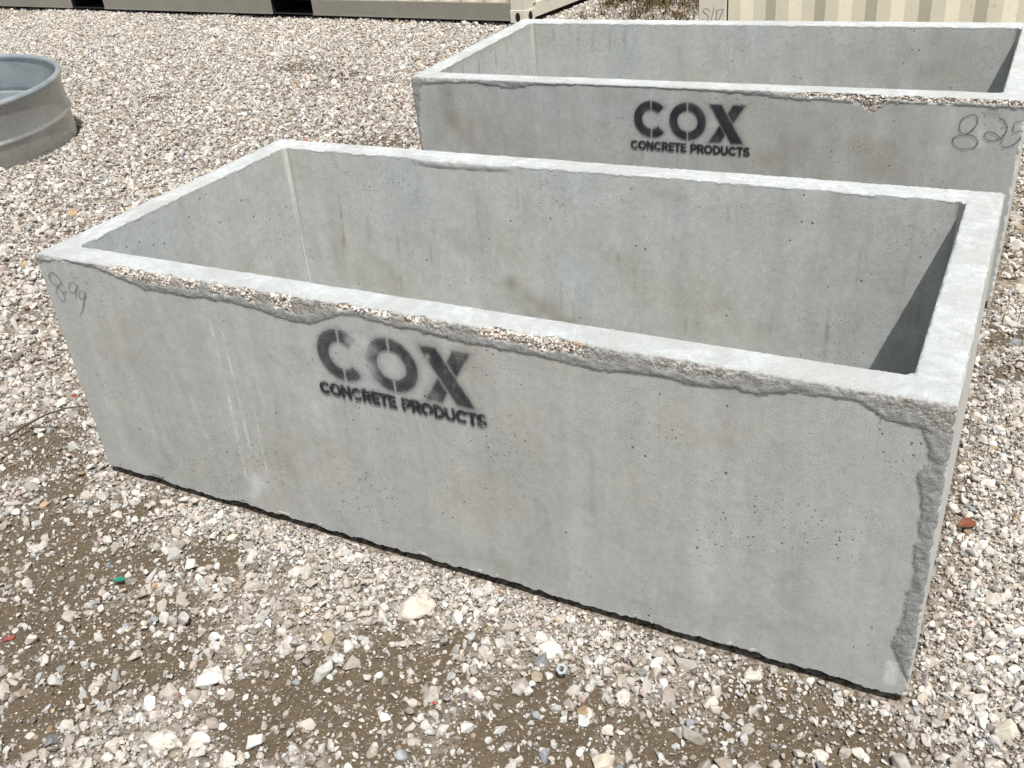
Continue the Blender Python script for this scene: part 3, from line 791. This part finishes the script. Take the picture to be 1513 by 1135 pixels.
# ------------------------------------------------------------------ ground
DIRT = [(.409, -.337, .13), (.346, -.564, .2), (.567, -.553, .2), (.626, -.157, .10), (-.422, .006, .16), (-.086, -.078, .12), (.623, -.789, .15), (.789, -.535, .12), (1.283, -.33, .13), (1.468, -.253, .14), (1.705, -.428, .2), (1.456, -.476, .14), (1.899, .00, .05), (2.075, -.09, .10), (2.235, -.13, .12), (2.385, -.12, .11), (2.53, 1.79, .09), (2.56, 1.551, .1), (-1.162, 3.502, .35), (-3.28, 5.119, .25), (-2.762, 4.823, .3), (-.6, 8.6, 1.3), (.3, 7.4, .9), (-.9, 10, 1.5), (-6.5, 6.9, .3), (-3.9, 3.9, .2), (2.029, -.307, .13), (2.506, -.10, .05), (.225, -.111, .15), (1.165, -.471, .1), (.1, -.35, .2), (1.1, -.62, .12)]
def dirt_at(x, y):
    P = np.stack([x, y, np.zeros_like(x)], 1)
    d = np.zeros_like(x)
    for (a, b, r) in DIRT: d = np.maximum(d, np.exp(-(((x - a) ** 2 + (y - b) ** 2) / (r * r * 1.1)) ** 1.2))
    n = fb(P, .25, 77, 4)
    base = .05 + .13 * np.exp(-((x - 1.1) ** 2 / 1.6 + (y + .45) ** 2 / .12)) + .10 * np.exp(-((x + .2) ** 2 + (y - .1) ** 2) / .4)
    pale = np.exp(-((x - 2.62) ** 2 / .05 + (y - .45) ** 2 / .35)) + np.exp(-((x - 1.15) ** 2 / .5 + (y + .07) ** 2 / .008))
    return np.clip(d * (.84 + .6 * n) + base + .22 * n - .5 * pale, 0, 1)
def ground_z(x, y):
    P = np.stack([x, y, np.zeros_like(x)], 1)
    z = .010 * vn(P, .55, 90) + .004 * vn(P, .12, 91)
    def inside(x0, y0, x1, y1, m):
        dx = np.maximum(np.maximum(x0 - x, x - x1), 0); dy = np.maximum(np.maximum(y0 - y, y - y1), 0)
        return 1 - sst(np.hypot(dx, dy), 0, m)
    k = np.maximum(inside(0, 0, TL, TW, .12), inside(0, 2.0, TL, 3.15, .12))
    return z * (1 - k) - .003 * k - .026
def nonuni(a, b, lo, hi, fine):
    mid = np.arange(lo, hi + 1e-6, fine)
    def tail(start, end):
        out = []; s = fine; p = start; sg = 1 if end > start else -1
        while (end - p) * sg > 0: s *= 1.22; p += sg * s; out.append(p)
        return out
    return np.array(tail(lo, a)[::-1] + list(mid) + tail(hi, b))
gx = nonuni(-300, 300, -5.0, 3.6, .035); gy = nonuni(-300, 300, -1.6, 5.6, .035)
GX, GY = np.meshgrid(gx, gy, indexing='ij')
gz = ground_z(GX.ravel(), GY.ravel()); gd = dirt_at(GX.ravel(), GY.ravel())
idx = np.arange(GX.size).reshape(GX.shape)
q = np.stack([idx[:-1, :-1], idx[1:, :-1], idx[1:, 1:], idx[:-1, 1:]], -1).reshape(-1, 4)
ground = npmesh('ground', np.stack([GX.ravel(), GY.ravel(), gz], 1), q, M_GROUND, None, True, {'dirt': np.repeat(gd[:, None], 3, 1)})
tag(ground, kind='structure')

# ------------------------------------------------------------------ gravel
def stone_shape(R, rounded, npts=None):
    bm = bmesh.new()
    sx, sy, sz = 1.0, R.uniform(.62, .95), R.uniform(.50, .92)
    n = npts or R.randint(9, 15)
    for i in range(n):
        v = Vector((R.gauss(0, 1), R.gauss(0, 1), R.gauss(0, 1))).normalized() * R.uniform(.82, 1.0)
        bm.verts.new((v.x * sx, v.y * sy, v.z * sz))
    r = bmesh.ops.convex_hull(bm, input=bm.verts)
    junk = [g for g in r['geom_interior'] if isinstance(g, bmesh.types.BMVert)]
    if junk: bmesh.ops.delete(bm, geom=junk, context='VERTS')
    bmesh.ops.dissolve_limit(bm, angle_limit=math.radians(9), verts=bm.verts, edges=bm.edges)
    bmesh.ops.bevel(bm, geom=list(bm.edges), offset=.16 if rounded else .075, segments=2 if rounded else 1, affect='EDGES', profile=.5, clamp_overlap=True)
    bmesh.ops.triangulate(bm, faces=bm.faces)
    bm.verts.ensure_lookup_table(); bm.verts.index_update()
    V = np.array([v.co[:] for v in bm.verts]); F = [[v.index for v in f.verts] for f in bm.faces]
    bm.free(); return V, F

def project(x, y):
    P = np.stack([x - CAM_P[0], y - CAM_P[1], 0 * x - CAM_P[2]], 1)
    Rm = np.array(Euler(CAM_R).to_matrix()); qv = P @ Rm
    zz = np.where(-qv[:, 2] > .1, -qv[:, 2], 1e-3)
    return CAM_F * qv[:, 0] / zz / 756.5, CAM_F * qv[:, 1] / zz / 567.5, -qv[:, 2]

def palette(n):
    base = np.array([(.53, .48, .42), (.58, .55, .505), (.45, .40, .345), (.63, .615, .585), (.41, .385, .355), (.52, .46, .395), (.34, .28, .21), (.31, .32, .33), (.40, .30, .19), (.21, .185, .16), (.27, .16, .13), (.49, .39, .34)])
    pr = np.array([.24, .25, .13, .17, .07, .08, .022, .016, .008, .014, .003, .008]); pr /= pr.sum()
    base = base * np.array([.995, 1.03, 1.065])
    c = base[rng.choice(len(base), n, p=pr)]
    return np.clip(c * rng.normal(1.0, .15, (n, 1)) * rng.normal(1, .012, (n, 3)), .02, .85)

def scatter():
    out = []
    def batch(n, x0, x1, y0, y1, med, sig, lo, hi, dens_fn, lift, dmax=1e9, dmin=0):
        x = rng.uniform(x0, x1, n); y = rng.uniform(y0, y1, n)
        u, v, dep = project(x, y)
        vis = (dep > .2) & (np.abs(u) < 1.35) & (np.abs(v) < 1.30)
        near = np.hypot(x - CAM_P[0], y - CAM_P[1])
        p = np.where(vis, 1.0, .18) * dens_fn(x, y)
        k = (rng.random(n) < p) & (near < dmax) & (near >= dmin)
        x, y = x[k], y[k]
        s = np.clip(np.exp(rng.normal(math.log(med), sig, len(x))), lo, hi)
        # footprints kept clear
        clr = s * .55
        def hit(lx, ly, w_, d_): return (lx > -clr) & (lx < w_ + clr) & (ly > -clr) & (ly < d_ + clr)
        h = hit(x, y, TL, TW)
        c, sn = math.cos(T2R), math.sin(T2R); lx = (x - T2P[0]) * c + (y - T2P[1]) * sn; ly = -(x - T2P[0]) * sn + (y - T2P[1]) * c
        h |= hit(lx, ly, TL, TW)
        h |= np.hypot(x + 4.26, y - 2.498) < .80 + clr
        c, sn = math.cos(ang1), math.sin(ang1); lx = (x - o1[0]) * c + (y - o1[1]) * sn; ly = -(x - o1[0]) * sn + (y - o1[1]) * c
        h |= (lx > 0) & (lx < LEN1) & (ly > .10) & (ly < 2.4)
        h |= (x > .6) & (x < 6.7) & (y > 4.1) & (y < 6.6)
        x, y, s = x[~h], y[~h], s[~h]
        z = ground_z(x, y) + .0012 + s * .5 * rng.uniform(-.35, .45, len(x)) + rng.random(len(x)) ** 2 * lift
        out.append((x, y, z, s))
    full = lambda x, y: 1 - .72 * sst(dirt_at(x, y), .40, .80)
    sparse = lambda x, y: 1 - .55 * sst(dirt_at(x, y), .3, .6)
    allf = lambda x, y: np.ones_like(x)
    # near field
    batch(52000, -1.5, 3.6, -1.6, 2.2, .0092, .48, .004, .028, full, .012, 3.9)
    batch(90000, -1.5, 3.6, -1.6, 2.2, .0044, .35, .0022, .009, full, .009, 3.9)
    rightside = lambda x, y: sst(x, 2.47, 2.53) * sst(y, -.25, .1) * (1 - .8 * sst(dirt_at(x, y), .4, .8))
    batch(60000, 2.4, 3.5, -.4, 2.2, .0048, .5, .002, .016, rightside, .010, 3.9)
    skirt = lambda x, y: np.exp(-((y + .06) / .07) ** 2) * sst(x, .25, .5) * (1 - .75 * sst(x, 1.55, 1.95)) * .9
    batch(26000, .2, 2.45, -.3, 0, .0045, .45, .002, .012, skirt, .010, 3.9)
    batch(6500, -1.5, 3.6, -1.6, 2.2, .0185, .32, .013, .042, full, .008, 3.9)
    batch(22000, -1.5, 3.6, -1.6, 2.2, .0068, .45, .003, .020, allf, .001, 3.9)
    batch(95000, -1.0, 3.6, -1.6, 1.6, .0026, .40, .0012, .006, sparse, .004, 3.4)
    # middle and far field
    batch(215000, -9.5, 3.6, -.8, 8.5, .0125, .36, .006, .034, full, .022, 1e9, 3.9)
    batch(42000, -9.5, 3.6, -.8, 8.5, .021, .34, .013, .050, full, .012, 1e9, 3.9)
    batch(60000, -6.0, 3.6, -.8, 6, .0075, .30, .004, .014, allf, .003, 6.5, 3.9)
    batch(30000, -14, 3.6, 5.5, 11, .018, .3, .01, .04, allf, .006, 1e9, 6)
    return [np.concatenate([o[i] for o in out]) for i in range(4)]

def gravel():
    x, y, z, s = scatter(); n = len(x)
    print('stones', n)
    R = random.Random(5); V, F, gid = [], [], []
    NS = 18; off = 0
    for k in range(NS):
        v, f = stone_shape(R, k % 3 == 2)
        V.append(v); F += [[i + off for i in t] for t in f]; gid += [k] * len(v); off += len(v)
    nsrc = off
    V = np.concatenate(V + [np.stack([x, y, z], 1)])
    me = bpy.data.meshes.new('gravel'); me.from_pydata(V.tolist(), [], F)
    tot = len(V)
    a = me.attributes.new('gid', 'INT', 'POINT'); a.data.foreach_set('value', np.array(gid + [-1] * n, np.int32))
    a = me.attributes.new('pick', 'INT', 'POINT'); a.data.foreach_set('value', np.concatenate([np.zeros(nsrc), rng.integers(0, NS, n)]).astype(np.int32))
    sc = np.zeros((tot, 3), np.float32); sc[nsrc:] = s[:, None] * rng.uniform(.8, 1.15, (n, 3))
    a = me.attributes.new('scl', 'FLOAT_VECTOR', 'POINT'); a.data.foreach_set('vector', sc.ravel())
    ro = np.zeros((tot, 3), np.float32); ro[nsrc:, 2] = rng.uniform(0, 6.283, n); ro[nsrc:, :2] = rng.normal(0, .55, (n, 2))
    a = me.attributes.new('rot', 'FLOAT_VECTOR', 'POINT'); a.data.foreach_set('vector', ro.ravel())
    co = np.zeros((tot, 3), np.float32); co[nsrc:] = palette(n)
    dd = dirt_at(x, y)[:, None]
    co[nsrc:] *= np.where(s < .0042, .70, 1.0)[:, None]
    co[nsrc:] *= 1 - .18 * np.clip(dd * 1.4, 0, 1) * rng.random((n, 1))
    far = np.clip((np.hypot(x - CAM_P[0], y - CAM_P[1]) - 4) / 4, 0, 1)
    a = me.attributes.new('col', 'FLOAT_VECTOR', 'POINT'); a.data.foreach_set('vector', co.ravel())
    me.materials.append(M_STONE)
    ob = bpy.data.objects.new('gravel', me); C.objects.link(ob)
    tag(ob, 'crushed pale limestone gravel covering the yard', 'gravel', kind='stuff')
    g = bpy.data.node_groups.new('lay_stones', 'GeometryNodeTree')
    g.interface.new_socket('Geometry', in_out='INPUT', socket_type='NodeSocketGeometry')
    g.interface.new_socket('Geometry', in_out='OUTPUT', socket_type='NodeSocketGeometry')
    ND = g.nodes; LK = g.links
    gi = ND.new('NodeGroupInput'); go = ND.new('NodeGroupOutput')
    def named(nm, t):
        q_ = ND.new('GeometryNodeInputNamedAttribute'); q_.data_type = t; q_.inputs[0].default_value = nm
        return [o_ for o_ in q_.outputs if o_.enabled and o_.name == 'Attribute'][0]
    gidn = named('gid', 'INT')
    cmp = ND.new('FunctionNodeCompare'); cmp.data_type = 'INT'; cmp.operation = 'LESS_THAN'
    ins = [i for i in cmp.inputs if i.enabled]; LK.new(gidn, ins[0]); ins[1].default_value = 0
    sepg = ND.new('GeometryNodeSeparateGeometry'); sepg.domain = 'POINT'
    LK.new(gi.outputs[0], sepg.inputs[0]); LK.new(cmp.outputs[0], sepg.inputs[1])
    spl = ND.new('GeometryNodeSplitToInstances'); spl.domain = 'POINT'
    LK.new(sepg.outputs[1], spl.inputs[0]); LK.new(gidn, spl.inputs['Group ID'])
    iop = ND.new('GeometryNodeInstanceOnPoints')
    LK.new(sepg.outputs[0], iop.inputs['Points']); LK.new(spl.outputs[0], iop.inputs['Instance'])
    iop.inputs['Pick Instance'].default_value = True
    LK.new(named('pick', 'INT'), iop.inputs['Instance Index'])
    er = ND.new('FunctionNodeEulerToRotation'); LK.new(named('rot', 'FLOAT_VECTOR'), er.inputs[0]); LK.new(er.outputs[0], iop.inputs['Rotation'])
    LK.new(named('scl', 'FLOAT_VECTOR'), iop.inputs['Scale'])
    sm = ND.new('GeometryNodeSetMaterial'); sm.inputs['Material'].default_value = M_STONE
    LK.new(iop.outputs[0], go.inputs[0])
    md = ob.modifiers.new('lay_stones', 'NODES'); md.node_group = g
gravel()

# ------------------------------------------------------------------ single rocks and litter
def rock(label, x, y, size, flat, col, seed, rz=0.0, name='rock', ly=.8, cat='rock'):
    R = random.Random(seed); bm = bmesh.new()
    for i in range(16):
        v = Vector((R.gauss(0, 1), R.gauss(0, 1), R.gauss(0, 1))).normalized() * R.uniform(.8, 1.0)
        bm.verts.new((v.x * size / 2, v.y * size / 2 * ly, v.z * size / 2 * flat))
    r = bmesh.ops.convex_hull(bm, input=bm.verts)
    junk = [g for g in r['geom_interior'] if isinstance(g, bmesh.types.BMVert)]
    if junk: bmesh.ops.delete(bm, geom=junk, context='VERTS')
    bmesh.ops.bevel(bm, geom=list(bm.edges), offset=size * .03, segments=1, affect='EDGES', profile=.5, clamp_overlap=True)
    bmesh.ops.triangulate(bm, faces=bm.faces)
    bmesh.ops.subdivide_edges(bm, edges=bm.edges, cuts=2, use_grid_fill=True)
    P = np.array([v.co[:] for v in bm.verts]) + seed
    nn = fb(P, size * .3, seed, 3)
    bm.normal_update()
    for v, k in zip(bm.verts, nn): v.co += v.normal * k * size * .035
    zmin = min(v.co.z for v in bm.verts)
    for v in bm.verts: v.co.z -= zmin
    o = bmobj(name, bm, stone_mat('pale_rock', False, col))
    gz_ = float(ground_z(np.array([x]), np.array([y]))[0])
    o.location = (x, y, gz_ - size * flat * .12); o.rotation_euler = (0, 0, rz)
    tag(o, label, cat)
    return o
rock('largest pale angular rock, lying in front of the trough below the lettering', 1.282, -.168, .125, .42, (.62, .57, .50), 3, .6)
rock('white squarish rock in the lower left on brown dirt', .941, -.566, .085, .55, (.68, .67, .63), 8, 1.1)
rock('cream rock touching the shadow under the front trough near its right corner', 2.118, -.045, .052, .6, (.66, .62, .55), 12, .2)
rock('flat pale stone slab at the bottom left', .967, -.736, .105, .20, (.62, .61, .55), 15, .15, ly=.5)
rock('grey-white rock near the bottom edge, left of the slab', .884, -.800, .060, .6, (.62, .56, .49), 21, .9)
rock('light grey oblong rock at the bottom centre right', 1.813, -.312, .050, .55, (.55, .57, .57), 25, 2.2)
rock('speckled rock at the bottom right, in front of the trough corner', 2.300, -.200, .048, .6, (.66, .63, .58), 28, .4)
rock('round cream stone left of the trough foot on the brown patch', .620, -.120, .050, .6, (.66, .60, .48), 31, .4)
rock('white blocky stone in the trampled patch right of centre', 1.62, -.125, .045, .7, (.70, .69, .66), 36, .4)
rock('dull grey chunk beside the flat stone slab', 1.17, -.655, .062, .6, (.60, .60, .57), 41, 1.4)
rock('pale tilted block low in the middle of the gravel', 1.90, -.40, .062, .6, (.62, .56, .47), 44, .8)
rock('red brick chip at the far left edge of the dirt patch', .335, -.665, .038, .35, (.34, .09, .07), 51, .9, name='brick_chip', ly=.45, cat='brick chip')
rock('small dark red chip beside the left end of the front trough', -.539, .306, .030, .5, (.33, .06, .04), 53, .2, name='brick_chip', cat='brick chip')
rock('red chip in front of the trough left of centre', 1.482, -.402, .020, .4, (.42, .07, .07), 55, .2, name='brick_chip', ly=.5, cat='brick chip')

def leaf(label, x, y, ln, wd, col, rz, seed):
    R = random.Random(seed); n = 10; V = []; F = []
    for i in range(n + 1):
        t = i / n; hw = wd / 2 * math.sin(math.pi * min(1, t * .97 + .03)) ** .8 + .0006
        for j in range(5):
            k = j / 4 * 2 - 1
            V.append((ln * (t - .5), hw * k, .012 * math.sin(t * 2.8) + .007 * k * k * math.cos(t * 2) + R.uniform(-.0006, .0006)))
    for i in range(n):
        for j in range(4): a = i * 5 + j; F.append((a, a + 5, a + 6, a + 1))
    m = simple('dry_leaf', col, tuple(c * 1.5 for c in col), 40, .6)
    o = npmesh('dead_leaf', V, F, m, None, True); o.modifiers.new('t', 'SOLIDIFY').thickness = .0008
    o.location = (x, y, float(ground_z(np.array([x]), np.array([y]))[0]) + .017); o.rotation_euler = (.25, .1, rz)
    tag(o, label, 'leaf')
leaf('curled rust-brown dead leaf on the gravel right of the front trough', 2.498, .665, .058, .030, (.13, .042, .020), .75, 2)

def shard():
    bm = bmesh.new()
    vs = [bm.verts.new(p) for p in ((0, 0, 0), (.026, .004, .004), (.034, .014, .002), (.015, .016, .006), (.003, .009, 0))]
    f = bm.faces.new(vs); r = bmesh.ops.extrude_face_region(bm, geom=[f])
    bmesh.ops.translate(bm, verts=[v for v in r['geom'] if isinstance(v, bmesh.types.BMVert)], vec=(0, 0, .003))
    bmesh.ops.recalc_face_normals(bm, faces=bm.faces)
    o = bmobj('glass_shard', bm, simple('green_glass', (.02, .19, .11), (.03, .26, .16), 30, .25))
    o.location = (.441, -.404, -.008); o.rotation_euler = (.1, .1, .3); tag(o, 'small green glass shard on the brown dirt at lower left', 'glass shard')
shard()

def nut():
    bm = bmesh.new(); n = 6; ro, ri, h = .0135, .0068, .010
    def ring(r, z, nn, ph=0): return [bm.verts.new((r * math.cos((i + ph) / nn * 2 * math.pi), r * math.sin((i + ph) / nn * 2 * math.pi), z)) for i in range(nn)]
    N2 = 24
    def hexr(i): a = i / N2 * 2 * math.pi; k = a % (math.pi / 3) - math.pi / 6; return ro * math.cos(math.pi / 6) / math.cos(k)
    def oring(z): return [bm.verts.new((hexr(i) * math.cos(i / N2 * 2 * math.pi), hexr(i) * math.sin(i / N2 * 2 * math.pi), z)) for i in range(N2)]
    a, b, c, d = oring(0), oring(h), ring(ri, h, N2), ring(ri, 0, N2)
    for p, q_ in ((a, b), (b, c), (c, d), (d, a)):
        for i in range(N2): bm.faces.new((p[i], p[(i + 1) % N2], q_[(i + 1) % N2], q_[i]))
    bmesh.ops.recalc_face_normals(bm, faces=bm.faces)
    o = bmobj('hex_nut', bm, simple('weathered_zinc', (.42, .46, .50), (.6, .63, .65), 60, .45, .3))
    o.location = (1.722, -.214, .0); o.rotation_euler = (.5, -.3, .3); tag(o, 'grey steel ring-shaped nut lying on the gravel in front of the trough', 'nut')
nut()

def twig(label, pts, r, col):
    V, F = [], []; n = 6
    P = [Vector(p) for p in pts]
    for i, p in enumerate(P):
        t = (P[min(i + 1, len(P) - 1)] - P[max(i - 1, 0)]).normalized(); a = t.cross(Vector((0, 0, 1))).normalized(); b = t.cross(a)
        rr = r * (1 - .55 * i / (len(P) - 1))
        for k in range(n): th = k / n * 2 * math.pi; V.append(p + a * rr * math.cos(th) + b * rr * math.sin(th))
    for i in range(len(P) - 1):
        for k in range(n): k2 = (k + 1) % n; F.append((i * n + k, i * n + k2, (i + 1) * n + k2, (i + 1) * n + k))
    V = [v - Vector((0, 0, .016)) for v in V]
    o = npmesh('twig', [tuple(v) for v in V], F, simple('dry_bark', col, tuple(c * 1.5 for c in col), 60, .9), None, True)
    tag(o, label, 'twig')
twig('thin dark bent twig on the gravel beside the left end of the front trough', [(-.50, -.01, .02), (-.49, .06, .028), (-.475, .13, .03), (-.44, .19, .03), (-.40, .225, .028), (-.34, .235, .022)], .0045, (.07, .05, .035))

# ------------------------------------------------------------------ dry weeds behind, between the containers
def weeds():
    R = random.Random(9); V, F = [], []
    for c in range(1500):
        cx_, cy_ = R.uniform(-1.5, .9), R.uniform(6.9, 10.5)
        if R.random() < .55 and cy_ < 7.6: continue
        for b in range(R.randint(5, 12)):
            a = R.uniform(0, 6.28); h = R.uniform(.015, .07); l = R.uniform(.02, .09); w_ = R.uniform(.002, .005)
            x0, y0 = cx_ + R.gauss(0, .03), cy_ + R.gauss(0, .03); dx, dy = math.cos(a), math.sin(a); px, py = -dy * w_, dx * w_
            i = len(V)
            V += [(x0 - px, y0 - py, -.01), (x0 + px, y0 + py, -.01), (x0 + dx * l * .4 - px, y0 + dy * l * .4 - py, h * .7), (x0 + dx * l * .4 + px, y0 + dy * l * .4 + py, h * .7), (x0 + dx * l, y0 + dy * l, h)]
            F += [(i, i + 1, i + 3, i + 2), (i + 2, i + 3, i + 4)]
    m = N('dry_weeds', .9); co = m.coord()
    m.base(m.mix(m.rng(m.noise(co, 7, 3), .4, .6), (.16, .095, .04), (.07, .075, .03)))
    o = npmesh('dry_weeds', V, F, m.m); tag(o, 'dry brown and green weeds on the ground between the two containers', 'weeds', kind='stuff')
weeds()
